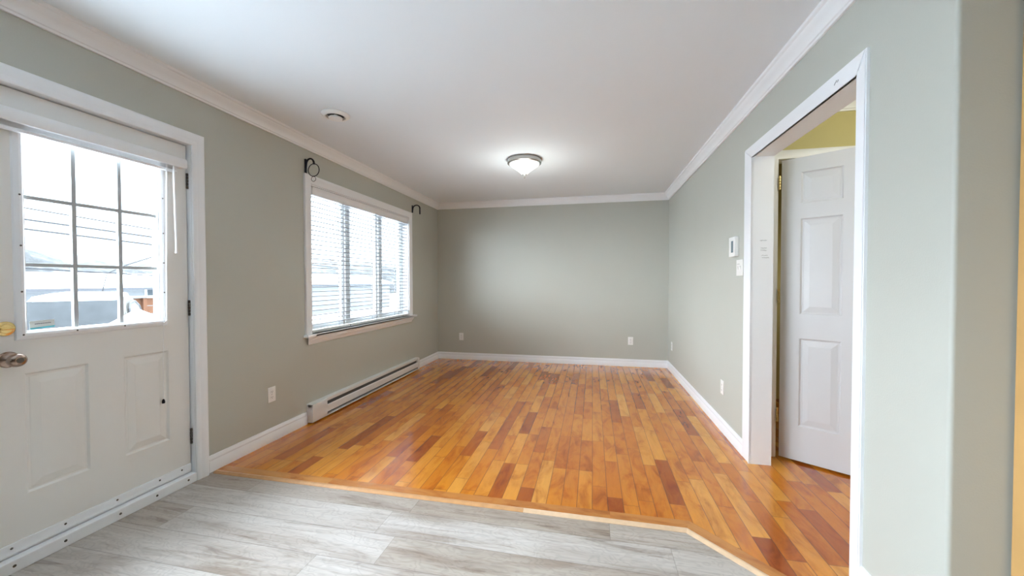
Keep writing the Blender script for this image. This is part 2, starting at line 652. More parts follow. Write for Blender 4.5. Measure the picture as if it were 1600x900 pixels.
# left wall with three openings
bm = NBM()
x0, x1 = XL - WT, XL
zb = -.10
ys = [YN - .1, KY0, KY1, DY0, DY1, WY0, WY1, YB + .1]
for a, b, z0, z1 in ((ys[0], KY0, zb, H), (KY0, KY1, zb, KZ0), (KY0, KY1, KZ1, H), (KY1, DY0, zb, H), (DY0, DY1, DZ1, H), (DY0, DY1, zb, -.012),
                     (DY1, WY0, zb, H), (WY0, WY1, zb, WZ0), (WY0, WY1, WZ1, H), (WY1, ys[-1], zb, H)):
    box(bm, x0, x1, a, b, z0, z1)
struct('wall_left', bm, M_wall, 'sage green wall with the entry door and the window', recenter=False)
bm = NBM()
box(bm, XL, JX, YB, YB + .12, 0, H)
struct('wall_back', bm, M_wall, 'bare sage green wall at the far end of the room')
# partition with the cased opening
bm = NBM()
LIN = .012
box(bm, XR, JX, OP1 + LIN, YB, 0, H)
box(bm, XR, JX, OP0 - LIN, OP1 + LIN, OPZ + LIN, H)
box(bm, XR, JX, 1.47, OP0 - LIN, 0, H)
struct('wall_right', bm, M_wall, 'pale sage wall pierced by the cased opening')
bm = NBM()
t = bmesh.new()
box(t, XR, XK, YE, 1.47, 0, H)
ed = [e for e in t.edges if all(abs(v.co.x - XR) < 1e-4 and abs(v.co.y - YE) < 1e-4 for v in e.verts)]
bmesh.ops.bevel(t, geom=ed, offset=.012, segments=4, affect='EDGES', profile=.5)
merge(bm, t)
struct('wall_kitchen', bm, M_wall, 'taupe end of the partition beside the wooden cabinet', smooth=True)
# walls out of frame close the kitchen side
bm = NBM()
box(bm, XL, XK, YN - .1, YN, -.05, H)
struct('wall_front', bm, M_taupe, 'taupe wall behind the viewpoint')
bm = NBM()
box(bm, XK, XK + .1, YN, YE, -.05, H)
struct('wall_kitchen_side', bm, M_taupe, 'taupe wall on the kitchen side')
# hall and the room behind the hall door
bm = NBM()
box(bm, JX, HD0 - .015, HY, HY + .11, 0, H)
box(bm, HD1 + .015, XH, HY, HY + .11, 0, H)
box(bm, HD0 - .015, HD1 + .015, HY, HY + .11, HDZ + .015, H)
struct('wall_hall', bm, M_yellow, 'mustard yellow hall wall above the white door')
bm = NBM()
box(bm, XH, XH + .1, 1.47, 4.5, 0, H)
struct('wall_hall_side', bm, M_yellow, 'mustard yellow wall along the far side of the hall')
bm = NBM()
box(bm, JX, XH, 4.4, 4.5, 0, H)
struct('wall_closet', bm, M_yellow, 'yellow wall seen through the gap beside the hall door')
bm = NBM()
box(bm, JX, JX + .012, HY + .11, 4.4, 0, H)
struct('wall_closet_side', bm, M_yellow, 'yellow side wall behind the hall door')

# ------------------------------------------------------------------ mouldings
CROWN = [(0, 0), (.012, 0), (.014, .010), (.020, .014), (.024, .030), (.036, .050), (.050, .062), (.054, .072), (.064, .078), (.066, .092), (0, .092)]
BASE = [(0, 0), (.014, 0), (.014, .066), (.0115, .070), (.0115, .076), (.0135, .080), (.0135, .084), (.008, .095), (.007, .104), (.0, .105)]


def to_plan(z0):
    return lambda p, v: (p.x, p.y, z0 + v)


# crown: path with the room on its left, profile u into the room
def crown(name, path, label, cut0=None, cut1=None):
    bm = NBM()
    sweep(bm, path, CROWN, to_plan(H - .092), cut0=cut0, cut1=cut1)
    return struct(name, bm, M_trim, label, smooth=True)


crown('trim_1', [(XL, YB), (XL, YN)], 'crown moulding above the entry door and the window', cut0=(1, -1))
crown('trim_2', [(XR, YB), (XL, YB)], 'crown moulding along the far end wall', cut0=(-1, -1), cut1=(1, -1))
crown('trim_3', [(XR, YE), (XR, YB)], 'crown moulding above the cased opening', cut0=(-1, -1), cut1=(-1, -1))
crown('trim_4', [(XK, YE), (XR, YE)], 'crown moulding over the kitchen wall', cut1=(-1, -1))
crown('trim_5', [(XH, HY), (JX, HY)], 'cream crown moulding at the hall ceiling')


def baseboard(name, path, label, cut0=None, cut1=None, z=0.):
    bm = NBM()
    sweep(bm, path, BASE, to_plan(z), cut0=cut0, cut1=cut1)
    return struct(name, bm, M_trim, label, smooth=True)


HE0, HE1 = 2.815, 4.875                     # heater span
baseboard('baseboard_left', [(XL, HE0 - .004), (XL, 1.957)], 'baseboard between the entry door and the heater')
baseboard('baseboard_left', [(XL, YB), (XL, HE1 + .004)], 'short baseboard between the heater and the far corner', cut0=(1, -1))
baseboard('baseboard_left', [(XL, .972), (XL, YN)], 'baseboard on the near side of the entry door', z=-.008)
baseboard('baseboard_back', [(XR, YB), (XL, YB)], 'baseboard along the far end wall', cut0=(-1, -1), cut1=(1, -1))
baseboard('baseboard_right', [(XR, 2.915), (XR, YB)], 'baseboard below the thermostat wall', cut1=(-1, -1))
baseboard('baseboard_right', [(XR, YE), (XR, 1.724)], 'short baseboard before the cased opening')
baseboard('baseboard_kitchen', [(1.183, YE), (XR, YE)], 'short baseboard at the partition end')

# cased opening: casing on the room side, jambs and head lining
CAS = [(0, 0), (0, .010), (.006, .013), (.020, .015), (.040, .015), (.046, .0165), (.060, .0165), (.066, .014), (.070, .010), (.070, 0)]


def casing(bm, path, prof, plane_x, sgn):
    sweep(bm, path, prof, lambda p, v: (plane_x + sgn * v, p.x, p.y))


opn = empty('trim_6', (XR, (OP0 + OP1) / 2, 0))
tag(opn, 'white cased opening to the hall', None, None, 'structure')
flat = lambda w: [(0, 0), (0, .013), (.004, .015), (w - .012, .015), (w - .004, .013), (w, .009), (w, 0)]
bm = NBM()                                  # far leg
q = [(OP1, 0), (OP1, OPZ), (OP1 + .115, OPZ + .078), (OP1 + .115, 0)]


def plate(bm, poly, x0, x1, bev=.004):
    t = bmesh.new()
    a = [t.verts.new((x0, y, z)) for y, z in poly]
    b = [t.verts.new((x1, y, z)) for y, z in poly]
    t.faces.new(a)
    t.faces.new(b[::-1])
    for i in range(len(poly)):
        j = (i + 1) % len(poly)
        t.faces.new((a[i], b[i], b[j], a[j]))
    bmesh.ops.recalc_face_normals(t, faces=t.faces)
    if bev:
        xs_ = min(x0, x1) if abs(min(x0, x1)) < abs(max(x0, x1)) else max(x0, x1)
        ee = [e for e in t.edges if abs(e.verts[0].co.x - x1) < 1e-6 and abs(e.verts[1].co.x - x1) < 1e-6]
        bmesh.ops.bevel(t, geom=ee, offset=bev, segments=2, affect='EDGES')
    merge(bm, t)


plate(bm, q, XR, XR - .015)
build('casing', bm, M_trim, opn, smooth=True)
bm = NBM()
plate(bm, [(OP0, 0), (OP0, OPZ), (OP0 - .052, OPZ + .078), (OP0 - .052, 0)], XR, XR - .015)
build('casing', bm, M_trim, opn, smooth=True)
bm = NBM()
plate(bm, [(OP0, OPZ), (OP1, OPZ), (OP1 + .115, OPZ + .078), (OP0 - .052, OPZ + .078)], XR, XR - .015)
hc = build('casing', bm, M_trim, opn, smooth=True)
bm = NBM()
for (dy, dz) in ((0, 0), (.012, .003), (.021, -.003)):
    tube(bm, [(XR - .0155, 1.890 + dy, 2.078 + dz), (XR - .0155, 1.893 + dy, 2.072 + dz), (XR - .0155, 1.897 + dy, 2.070 + dz)], .0012, 5)
tag(build('pencil_mark', bm, M_ink, hc), 'small grey scuff marks on the head casing')
bm = NBM()
box(bm, XR - .0145, JX + .012, OP1, OP1 + LIN, .0, OPZ + LIN)
jm = build('jamb', bm, M_trim, opn)
bm = NBM()
rnd = random.Random(3)
for (xa, xb, z) in ((1.076, 1.124, 1.486), (1.082, 1.118, 1.436), (1.080, 1.122, 1.421), (1.086, 1.126, 1.388), (1.089, 1.129, 1.373)):
    x = xa
    while x < xb - .004:
        w = rnd.uniform(.003, .008)
        tube(bm, [(x, OP1 - .0004, z + rnd.uniform(-.002, .002)), (x + w * .4, OP1 - .0004, z + rnd.uniform(.0, .005)), (x + w, OP1 - .0004, z + rnd.uniform(-.003, .002))], .0008, 4)
        x += w + rnd.uniform(.001, .004)
tag(build('handwriting', bm, M_ink, jm), 'small pencilled notes on the jamb')
bm = NBM()
box(bm, XR - .0145, JX + .012, OP0 - LIN, OP0, .0, OPZ + LIN)
build('jamb', bm, M_trim, opn)
bm = NBM()
box(bm, XR - .0145, JX + .012, OP0, OP1, OPZ, OPZ + LIN)
build('head_lining', bm, M_trim, opn)

# floor transition: border boards and reducer strips
bm = NBM()
s2 = math.sqrt(.5)
k = math.tan(R(22.5))
bw = .062
prism(bm, [(XL, 2.002), (.459, 2.002), (.459 + bw * k, 2.002 + bw), (XL, 2.002 + bw)], .0002, .0012)
struct('trim_7', bm, M_border, 'hardwood border board along the laminate edge')
bm = NBM()
ex, ey = XR - .015, 2.0 - (XR - .015 - .459)
prism(bm, [(.459, 2.002), (ex, ey + .002), (ex, ey + .002 + bw / s2), (.459 + bw * k, 2.002 + bw)], .0002, .0012)
struct('trim_7', bm, M_borderd, 'diagonal hardwood border board near the opening')
RED = [(0, -.008), (0, .0025), (-.004, .004), (-.012, .003), (-.026, -.0055), (-.026, -.008)]


def reducer(path, m, label, c0=None, c1=None):
    bm = NBM()
    sweep(bm, path, RED, to_plan(0), cut0=c0, cut1=c1)
    struct('trim_8', bm, m, label)


mid = (-.36, 2.0)
reducer([(XL + .02, 2.0), mid], M_reduce, 'brown reducer strip between laminate and hardwood')
d1 = Vector((1, 0))
n1 = Vector((0, 1))
n2 = Vector((s2, s2))
mm = (n1 + n2) / (1 + n1.dot(n2))
reducer([(mid[0] + .001, 2.0), (.459, 2.0)], M_reduce2, 'paler reducer strip meeting the diagonal one', None, mm)
reducer([(.4595, 1.9995), (ex + .003, ey - .003)], M_reduce2, 'diagonal reducer strip running to the partition', mm, None)

# ------------------------------------------------------------------ entry door
DX = -2.430                                 # room face of the slab
door = empty('door_1', (DX, 1.056, 0), R(90))
tag(door, 'white entry door with a nine pane glass lite', None, None, 'structure')
SW, SH, SZ = .820, 1.982, .066
bm = panel_slab(SW, SH, .044,
                [(.127, .343, .294 - SZ, .821 - SZ), (.488, .705, .294 - SZ, .821 - SZ)],
                [(.138, .662, 1.005 - SZ, 1.905 - SZ)], depth=.009)
bm.transform(Matrix.Translation((0, 0, SZ)))
slab = build('slab', bm, M_door, door, local=True, recenter=False)
# glass lite frame (moulded, proud of the slab), profile: u outward, v out of the slab
GY0, GY1, GZ0, GZ1 = 1.190, 1.722, 1.003, 1.905
bm = NBM()
LF = [(0, -.012), (0, .004), (-.006, .011), (-.016, .012), (-.030, .006), (-.034, .001), (-.034, -.002), (-.012, -.012)]
sweep(bm, [(GY0, GZ0), (GY1, GZ0), (GY1, GZ1), (GY0, GZ1)], [(u + .0, v) for u, v in LF], lambda p, v: (DX + v, p.x, p.y), closed=True)
lite = build('lite_frame', bm, M_trim, door)
bm = NBM()
for y, z in ((1.178, .992), (1.355, .990), (1.545, .990), (1.736, .992), (1.737, 1.16), (1.737, 1.33), (1.737, 1.50), (1.737, 1.70), (1.176, 1.18), (1.176, 1.38), (1.176, 1.60)):
    lathe(bm, [(.0, .002), (.003, .0018), (.004, 0), (.004, -.002)], Matrix.Translation((DX + .0115, y, z)) @ Matrix.Rotation(R(90), 4, 'Y'), 10)
build('screw', bm, M_darkmetal, lite)
bm = NBM()
box(bm, DX - .026, DX - .018, GY0 - .006, GY1 + .006, GZ0 - .006, GZ1 + .006)
pane = build('pane', bm, M_glass, door)
for y in (1.366, 1.548):
    bm = NBM()
    box(bm, DX - .031, DX - .0135, y - .0085, y + .0085, GZ0, GZ1, .002)
    build('glazing_bar', bm, M_grid, door)
for z in (1.596, 1.298):
    bm = NBM()
    box(bm, DX - .030, DX - .0145, GY0, GY1, z - .0085, z + .0085, .002)
    build('glazing_bar', bm, M_grid, door)
bm = NBM()
box(bm, DX - .0175, DX - .0165, 1.690, 1.704, 1.318, 1.345)
lathe(bm, [(.004, 0), (.005, .002), (.004, .004)], Matrix.Translation((DX - .0165, 1.562, 1.318)), 8)
build('speck', bm, M_ink, pane) if False else bm.free()
# door sweep
bm = NBM()
box(bm, DX, DX + .006, 1.058, 1.874, .056, .103, .0015)
sw = build('door_sweep', bm, M_trim, door)
bm = NBM()
for y in (1.13, 1.30, 1.50, 1.70, 1.82):
    lathe(bm, [(.0, .002), (.004, .0015), (.005, 0), (.005, -.002)], Matrix.Translation((DX + .0065, y, .084)) @ Matrix.Rotation(R(90), 4, 'Y'), 10)
build('screw', bm, M_darkmetal, sw)
# deadbolt and knob
bm = NBM()
RX = Matrix.Rotation(R(90), 4, 'Y')
lathe(bm, [(.031, 0), (.031, .004), (.028, .008), (.020, .010), (.018, .013), (.0, .014)], Matrix.Translation((DX, 1.128, 1.024)) @ RX, 32)
db = build('deadbolt', bm, M_brass, door, smooth=True)
bm = NBM()
box(bm, DX + .013, DX + .026, 1.108, 1.148, 1.019, 1.029, .004)
build('thumb_turn', bm, M_brass, db, smooth=True)
bm = NBM()
lathe(bm, [(.034, 0), (.034, .003), (.030, .008), (.016, .012), (.0125, .016), (.0125, .034), (.018, .038), (.0265, .046), (.0285, .056), (.0265, .066), (.020, .073), (.012, .0755), (0, .076)],
      Matrix.Translation((DX, 1.135, .892)) @ RX, 36)
kn = build('door_knob', bm, M_bronze, door, smooth=True)
bm = NBM()
lathe(bm, [(.011, .0), (.011, .002), (.008, .0025), (.0, .0025)], Matrix.Translation((DX + .0752, 1.135, .892)) @ RX, 20)
box(bm, DX + .077, DX + .0785, 1.1335, 1.1365, .887, .897)
build('keyhole', bm, M_darkmetal, kn)
for z in (1.836, 1.061, .269):
    bm = NBM()
    for i in range(5):
        lathe(bm, [(.0, 0), (.0058, .001), (.0066, .002), (.0066, .0165), (.0058, .0175), (0, .0185)], Matrix.Translation((DX + .006, 1.8785, z - .048 + i * .0192)), 14)
    box(bm, DX - .004, DX + .003, 1.879, 1.8826, z - .046, z + .046)
    build('hinge', bm, M_darkmetal, door, smooth=True)

# frame, stop and casing of the entry doorway
fr_ = empty('trim_9', (XL, 1.465, 0))
tag(fr_, 'white frame and casing round the entry door', None, None, 'structure')
bm = NBM()
for a, b in ((DY0 + .0, DY0 + .006), (DY1 - .002, DY1)):
    box(bm, XL - WT, XL - .001, a, b, -.008, DZ1)
box(bm, XL - WT, XL - .001, DY0, DY1, DZ1 - .004, DZ1)
box(bm, DX - .064, DX - .046, DY0 + .006, DY0 + .024, -.008, DZ1 - .004)
box(bm, DX - .064, DX - .046, DY1 - .022, DY1 - .002, -.008, DZ1 - .004)
box(bm, DX - .064, DX - .046, DY0 + .024, DY1 - .022, DZ1 - .024, DZ1 - .004)
build('jamb', bm, M_trim, fr_)
CE = [(0, 0), (0, .009), (-.004, .013), (-.016, .016), (-.024, .0135), (-.030, .0135), (-.036, .017), (-.058, .019), (-.066, .017), (-.074, .011), (-.074, 0)]
bm = NBM()
casing(bm, [(DY0, -.008), (DY0, DZ1 - .004), (DY1, DZ1 - .004), (DY1, -.008)][::-1], [(-u, v) for u, v in CE][::-1], XL, 1) if False else \
    sweep(bm, [(DY1, -.008), (DY1, DZ1 - .004), (DY0, DZ1 - .004), (DY0, -.008)], CE, lambda p, v: (XL + v, p.x, p.y))
build('casing', bm, M_trim, fr_, smooth=True)
bm = NBM()
box(bm, XL - WT, DX - .006, DY0 + .006, DY1 - .004, -.012, .0655)
box(bm, DX - .003, XL + .012, DY0 + .006, DY1 - .004, -.008, .046, .004)
th = build('threshold', bm, M_trim, fr_)
bm = NBM()
for y in (1.12, 1.28, 1.49, 1.66, 1.83):
    lathe(bm, [(.0, .002), (.005, .0015), (.006, 0), (.006, -.002)], Matrix.Translation((XL + .0125, y, .022)) @ RX, 10)
build('screw', bm, M_darkmetal, th)

# mini blind drawn up over the door glass
mb = empty('mini_blind', (DX, 1.46, 1.86))
tag(mb, 'white mini blind drawn up at the top of the entry door glass', 'blind')
bm = NBM()
pv = [(0, 1.958), (.030, 1.958), (.046, 1.952), (.052, 1.940), (.052, 1.908), (.048, 1.898), (.040, 1.896), (.040, 1.902), (0, 1.902)]
t = bmesh.new()
A = [t.verts.new((DX + x, 1.075, z)) for x, z in pv]
B = [t.verts.new((DX + x, 1.846, z)) for x, z in pv]
t.faces.new(A)
t.faces.new(B[::-1])
for i in range(len(pv)):
    j = (i + 1) % len(pv)
    t.faces.new((A[i], B[i], B[j], A[j]))
merge(bm, t)
build('valance', bm, M_blind, mb, smooth=True)
bm = NBM()
for i in range(7):
    z = 1.879 + i * .0030
    box(bm, DX + .012, DX + .030, 1.10, 1.800, z, z + .0012)
build('slat_stack', bm, M_blind, mb)
bm = NBM()
box(bm, DX + .012, DX + .034, 1.10, 1.802, 1.862, 1.877, .003)
build('bottom_rail', bm, M_blind, mb, smooth=True)
bm = NBM()
tube(bm, [(DX + .046, 1.772, 1.893), (DX + .047, 1.773, 1.86), (DX + .050, 1.778, 1.40)], [.003, .0065, .0065], 6)
tube(bm, [(DX + .050, 1.778, 1.40), (DX + .050, 1.778, 1.388)], .008, 8)
build('tilt_wand', bm, M_blind, mb)
bm = NBM()
for dy in (-.0025, .0025):
    tube(bm, [(DX + .044, 1.737 + dy, 1.896), (DX + .030, 1.738 + dy, 1.4), (DX + .024, 1.737 + dy, 1.0), (DX + .016, 1.728 + dy * .5, .985)], .0016, 6)
tube(bm, [(DX + .016, 1.728, .985), (DX + .010, 1.725, .75), (DX + .010, 1.724, .545)], .0015, 6)
cd = build('pull_cord', bm, M_blind, mb)
bm = NBM()
lathe(bm, [(0, 0), (.007, .001), (.008, .010), (.006, .020), (.002, .026), (0, .026)], Matrix.Translation((DX + .010, 1.723, .520)), 10)
build('tassel', bm, M_black, cd)

# sticker on the glass
bm = NBM()
X_ = DX - .0172
st = empty('sticker', (X_, 1.25, 1.012))
tag(st, 'small pale sticker with a teal lower band on the door glass', 'sticker')
t = bmesh.new()


def quadbox(bm, x0, x1, pts):
    a = [bm.verts.new((x0, y, z)) for y, z in pts]
    b = [bm.verts.new((x1, y, z)) for y, z in pts]
    bm.faces.new(a)
    bm.faces.new(b[::-1])
    for i in range(len(pts)):
        j = (i + 1) % len(pts)
        bm.faces.new((a[i], b[i], b[j], a[j]))


bm = NBM()
quadbox(bm, X_, X_ + .0006, [(1.211, 1.010), (1.291, 1.015), (1.290, 1.050), (1.209, 1.046)])
build('paper', bm, M_sticker, st)
bm = NBM()
quadbox(bm, X_ + .0006, X_ + .0009, [(1.211, 1.010), (1.291, 1.015), (1.291, 1.0215), (1.211, 1.0165)])
build('teal_band', bm, M_teal, st)
bm = NBM()
rnd = random.Random(5)
y = 1.226
while y < 1.276:
    w = rnd.uniform(.002, .005)
    zc = 1.033 + (y - 1.226) * .05
    box(bm, X_ + .0006, X_ + .0009, y, y + w, zc - .0015, zc + .0015 + rnd.uniform(0, .001))
    y += w + .0012
build('print_line', bm, M_ink, st)

# ------------------------------------------------------------------ front window
w1 = empty('window_1', (XL, (WY0 + WY1) / 2, WZ0))
tag(w1, 'three sash window with white casing and sill behind the blind', None, None, 'structure')
bm = NBM()
box(bm, XL - WT, XL - .001, WY0, WY0 + .008, WZ0, WZ1)
box(bm, XL - WT, XL - .001, WY1 - .008, WY1, WZ0, WZ1)
box(bm, XL - WT, XL - .001, WY0 + .008, WY1 - .008, WZ1 - .008, WZ1)
build('jamb_liner', bm, M_trim, w1)
bm = NBM()
CW = [(0, 0), (0, .010), (-.004, .014), (-.050, .016), (-.056, .020), (-.072, .020), (-.076, .016), (-.076, 0)]
sweep(bm, [(WY1, WZ0), (WY1, WZ1), (WY0, WZ1), (WY0, WZ0)], CW, lambda p, v: (XL + v, p.x, p.y))
build('window_casing', bm, M_trim, w1, smooth=True)
bm = NBM()
box(bm, XL - .11, XL + .048, WY0 - .0, WY1 + .0, WZ0 - .024, WZ0, .004)
box(bm, XL, XL + .048, WY0 - .095, WY1 + .150, WZ0 - .024, WZ0, .006)
build('window_sill', bm, M_trim, w1, smooth=True)
bm = NBM()
AP = [(0, WZ0 - .090), (.010, WZ0 - .090), (.014, WZ0 - .082), (.016, WZ0 - .070), (.026, WZ0 - .056), (.034, WZ0 - .040), (.036, WZ0 - .024), (0, WZ0 - .024)]
t = bmesh.new()
A, B = [], []
for x, z in AP:
    A.append(t.verts.new((XL + x, WY0 - .040 - x * 1.0, z)))
    B.append(t.verts.new((XL + x, WY1 + .045 + x * 1.0, z)))
t.faces.new(A)
t.faces.new(B[::-1])
for i in range(len(AP)):
    j = (i + 1) % len(AP)
    t.faces.new((A[i], B[i], B[j], A[j]))
merge(bm, t)
build('apron', bm, M_trim, w1, smooth=True)
# sash frames
FX0, FX1 = XL - .145, XL - .085
mull = [3.505, 4.125]
edges = [WY0 + .008] + mull + [WY1 - .008]
bm = NBM()
box(bm, FX0, FX1, WY0 + .008, WY1 - .008, WZ0, WZ0 + .035)
box(bm, FX0, FX1, WY0 + .008, WY1 - .008, WZ1 - .043, WZ1 - .008)
for a, b in ((edges[0], edges[0] + .03), (edges[3] - .03, edges[3])):
    box(bm, FX0, FX1, a, b, WZ0 + .035, WZ1 - .043)
for c in mull:
    box(bm, FX0, FX1 + .006, c - .034, c + .034, WZ0 + .035, WZ1 - .043)
wf = build('window_frame', bm, M_vinyl, w1)
sp_ = [(edges[0] + .03, mull[0] - .034), (mull[0] + .034, mull[1] - .034), (mull[1] + .034, edges[3] - .03)]
for a, b in sp_:
    bm = NBM()
    z0, z1 = WZ0 + .037, WZ1 - .045
    f_ = .038
    xa, xb = FX0 + .012, FX1 - .014
    box(bm, xa, xb, a + .001, a + f_, z0, z1)
    box(bm, xa, xb, b - f_, b - .001, z0, z1)
    box(bm, xa, xb, a + f_, b - f_, z0, z0 + f_)
    box(bm, xa, xb, a + f_, b - f_, z1 - f_, z1)
    sa = build('sash', bm, M_vinyl, w1)
    bm = NBM()
    box(bm, FX0 + .022, FX0 + .028, a + f_ - .004, b - f_ + .004, z0 + f_ - .004, z1 - f_ + .004)
    build('pane', bm, M_glass, sa)
# window added beyond the frame to light the right wall
w2 = empty('window_added', (XL, (KY0 + KY1) / 2, KZ0))
tag(w2, 'added unseen window that lights the right wall', None, None, 'structure')
bm = NBM()
box(bm, FX0, FX1, KY0, KY1, KZ0, KZ0 + .05)
box(bm, FX0, FX1, KY0, KY1, KZ1 - .05, KZ1)
box(bm, FX0, FX1, KY0, KY0 + .05, KZ0 + .05, KZ1 - .05)
box(bm, FX0, FX1, KY1 - .05, KY1, KZ0 + .05, KZ1 - .05)
box(bm, FX0, FX1, (KY0 + KY1) / 2 - .03, (KY0 + KY1) / 2 + .03, KZ0 + .05, KZ1 - .05)
build('window_frame', bm, M_vinyl, w2)
bm = NBM()
box(bm, FX0 + .022, FX0 + .028, KY0 + .05, KY1 - .05, KZ0 + .05, KZ1 - .05)
build('pane', bm, M_glass, w2)

# horizontal blind in the window
wbld = empty('window_blind', (XL - .035, (WY0 + WY1) / 2, WZ0))
tag(wbld, 'white horizontal slat blind lowered in the front window', 'blind')
BX = XL - .036
b0, b1 = WY0 + .014, WY1 - .014
bm = NBM()
box(bm, BX - .026, BX + .022, b0 + .004, b1 - .004, 1.985, 2.052)
build('head_rail', bm, M_blind, wbld)
bm = NBM()
pv = [(.024, 1.984), (.034, 1.984), (.037, 1.990), (.034, 1.998), (.034, 2.036), (.038, 2.046), (.036, 2.052), (.024, 2.052)]
t = bmesh.new()
A = [t.verts.new((BX + x, b0 + .020, z)) for x, z in pv]
B = [t.verts.new((BX + x, b1 - .010, z)) for x, z in pv]
t.faces.new(A)
t.faces.new(B[::-1])
for i in range(len(pv)):
    j = (i + 1) % len(pv)
    t.faces.new((A[i], B[i], B[j], A[j]))
merge(bm, t)
build('valance', bm, M_blind, wbld, smooth=True)


def slat_bm():
    bm = NBM()
    tt = bmesh.new()
    n = 6
    top, bot = [], []
    L = (b1 - b0) / 2
    for i in range(n + 1):
        s = -1 + 2 * i / n
        x = s * .0245
        zc = .0016 * (1 - s * s)
        for lst, dz in ((top, .0028), (bot, -.0028)):
            lst.append((x, zc + dz))
    ring = top + bot[::-1]
    A = [tt.verts.new((x, -L, z)) for x, z in ring]
    B = [tt.verts.new((x, L, z)) for x, z in ring]
    tt.faces.new(A)
    tt.faces.new(B[::-1])
    for i in range(len(ring)):
        j = (i + 1) % len(ring)
        tt.faces.new((A[i], B[i], B[j], A[j]))
    tt.transform(Matrix.Rotation(R(-1), 4, 'Y'))
    merge(bm, tt)
    return bm


NS = 28
base_off = Vector((BX, (b0 + b1) / 2, 0)) - Vector((XL - .035, (WY0 + WY1) / 2, WZ0))
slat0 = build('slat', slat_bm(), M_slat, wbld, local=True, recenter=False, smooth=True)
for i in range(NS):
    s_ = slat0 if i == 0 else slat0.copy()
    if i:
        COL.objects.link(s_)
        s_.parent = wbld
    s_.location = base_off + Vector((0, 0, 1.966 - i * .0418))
bm = NBM()
box(bm, BX - .025, BX + .025, b0, b1, .767, .792, .004)
br = build('bottom_rail', bm, M_blind, wbld, smooth=True)
for y in (b0 + .012, 3.45, 4.55):
    bm = NBM()
    lathe(bm, [(0, .003), (.004, .002), (.006, 0)], Matrix.Translation((BX + .025, y, .778)) @ RX, 10)
    build('rail_button', bm, M_dark, br)
for y in (3.345, 3.925, 4.430):
    bm = NBM()
    for dx in (-.0275, .0275):
        box(bm, BX + dx - .0007, BX + dx + .0007, y - .006, y + .006, .79, 1.99)
    for i in range(NS):
        z = 1.966 - i * .0418 - .004
        box(bm, BX - .027, BX + .027, y - .006, y + .006, z - .0006, z)
    build('ladder_tape', bm, M_tape, wbld)

# curtain rod brackets and rings
def bracket(y, zlo, zhi, label, holder, px=.104, drop=.0):
    o = empty('curtain_bracket', (XL, y, zlo))
    tag(o, label, 'bracket', 'black curtain rod brackets')
    bm = NBM()
    box(bm, XL, XL + .012, y - .010, y + .010, zlo, zhi, .004)
    build('wall_plate', bm, M_black, o, smooth=True)
    bm = NBM()
    pts = []
    for i in range(15):
        a = PI - PI * .92 * i / 14
        pts.append((XL + .012 + (1 + math.cos(a)) * px / 2, y, zhi - .050 + .050 * math.sin(a)))
    tube(bm, [(XL + .008, y, zhi - .085)] + pts, [.007] + [.0075] * 12 + [.008, .009, .008], 10)
    lathe(bm, [(0, -.010), (.010, -.007), (.011, 0), (.007, .006), (0, .008)], Matrix.Translation((XL + .010 + px, y, zhi - .042)), 12)
    build('hook_arm', bm, M_black, o, smooth=True)
    if holder:
        bm = NBM()
        box(bm, XL + .108, XL + .121, y - .010, y + .010, zhi - .125, zhi - .050, .004)
        build('drop_tab', bm, M_black, o, smooth=True)
    return o


bracket(2.832, 2.128, 2.264, 'black curtain bracket above the near corner of the window, rings hanging from it', False, .076)
bracket(4.798, 2.150, 2.250, 'small black curtain bracket at the far top corner of the window', True)


def ring(c, rad, th, label, tilt):
    bm = NBM()
    M_ = Matrix.Translation(Vector(c)) @ Matrix.Rotation(tilt, 4, 'Z') @ Matrix.Rotation(R(90), 4, 'X')
    pts = [M_ @ Vector((rad * math.cos(2 * PI * i / 32), rad * math.sin(2 * PI * i / 32), 0)) for i in range(32)]
    tube(bm, pts, th, 8, closed=True)
    o = build('curtain_ring', bm, M_black, None, smooth=True)
    tag(o, label, 'ring', 'curtain rings on the bracket')


ring((XL + .084, 2.832, 2.166), .0525, .0035, 'large black curtain ring hanging from the bracket by the window', R(0))
ring((XL + .080, 2.834, 2.092), .0205, .0018, 'tiny black ring below the large curtain ring', R(4))

# ------------------------------------------------------------------ baseboard heater
ht = empty('baseboard_heater', (XL, (HE0 + HE1) / 2, 0))
tag(ht, 'long white electric baseboard heater under the window', 'heater')
HZ = .170
bm = NBM()
box(bm, XL, XL + .010, HE0, HE1, .012, HZ)
box(bm, XL + .010, XL + .052, HE0, HE1, HZ - .030, HZ, .004)
box(bm, XL + .010, XL + .060, HE0, HE1, .012, .024, .002)
build('housing', bm, M_heat, ht)
bm = NBM()
box(bm, XL + .010, XL + .042, HE0 + .19, HE1 - .06, .030, HZ - .034)
build('heating_fins', bm, M_fin, ht)
bm = NBM()
t = bmesh.new()
pf = [(.056, .048), (.062, .048), (.062, .106), (.056, .112), (.052, .112), (.056, .104)]
A = [t.verts.new((XL + x, HE0 + .185, z)) for x, z in pf]
B = [t.verts.new((XL + x, HE1 - .055, z)) for x, z in pf]
t.faces.new(A)
t.faces.new(B[::-1])
for i in range(len(pf)):
    j = (i + 1) % len(pf)
    t.faces.new((A[i], B[i], B[j], A[j]))
merge(bm, t)
build('front_cover', bm, M_heat, ht)
bm = NBM()
box(bm, XL + .010, XL + .064, HE0, HE0 + .185, .024, HZ - .004, .005)
build('end_box', bm, M_heat, ht, smooth=True)
bm = NBM()
box(bm, XL + .010, XL + .063, HE1 - .058, HE1, .024, HZ - .004, .005)
build('end_cap', bm, M_heat, ht, smooth=True)

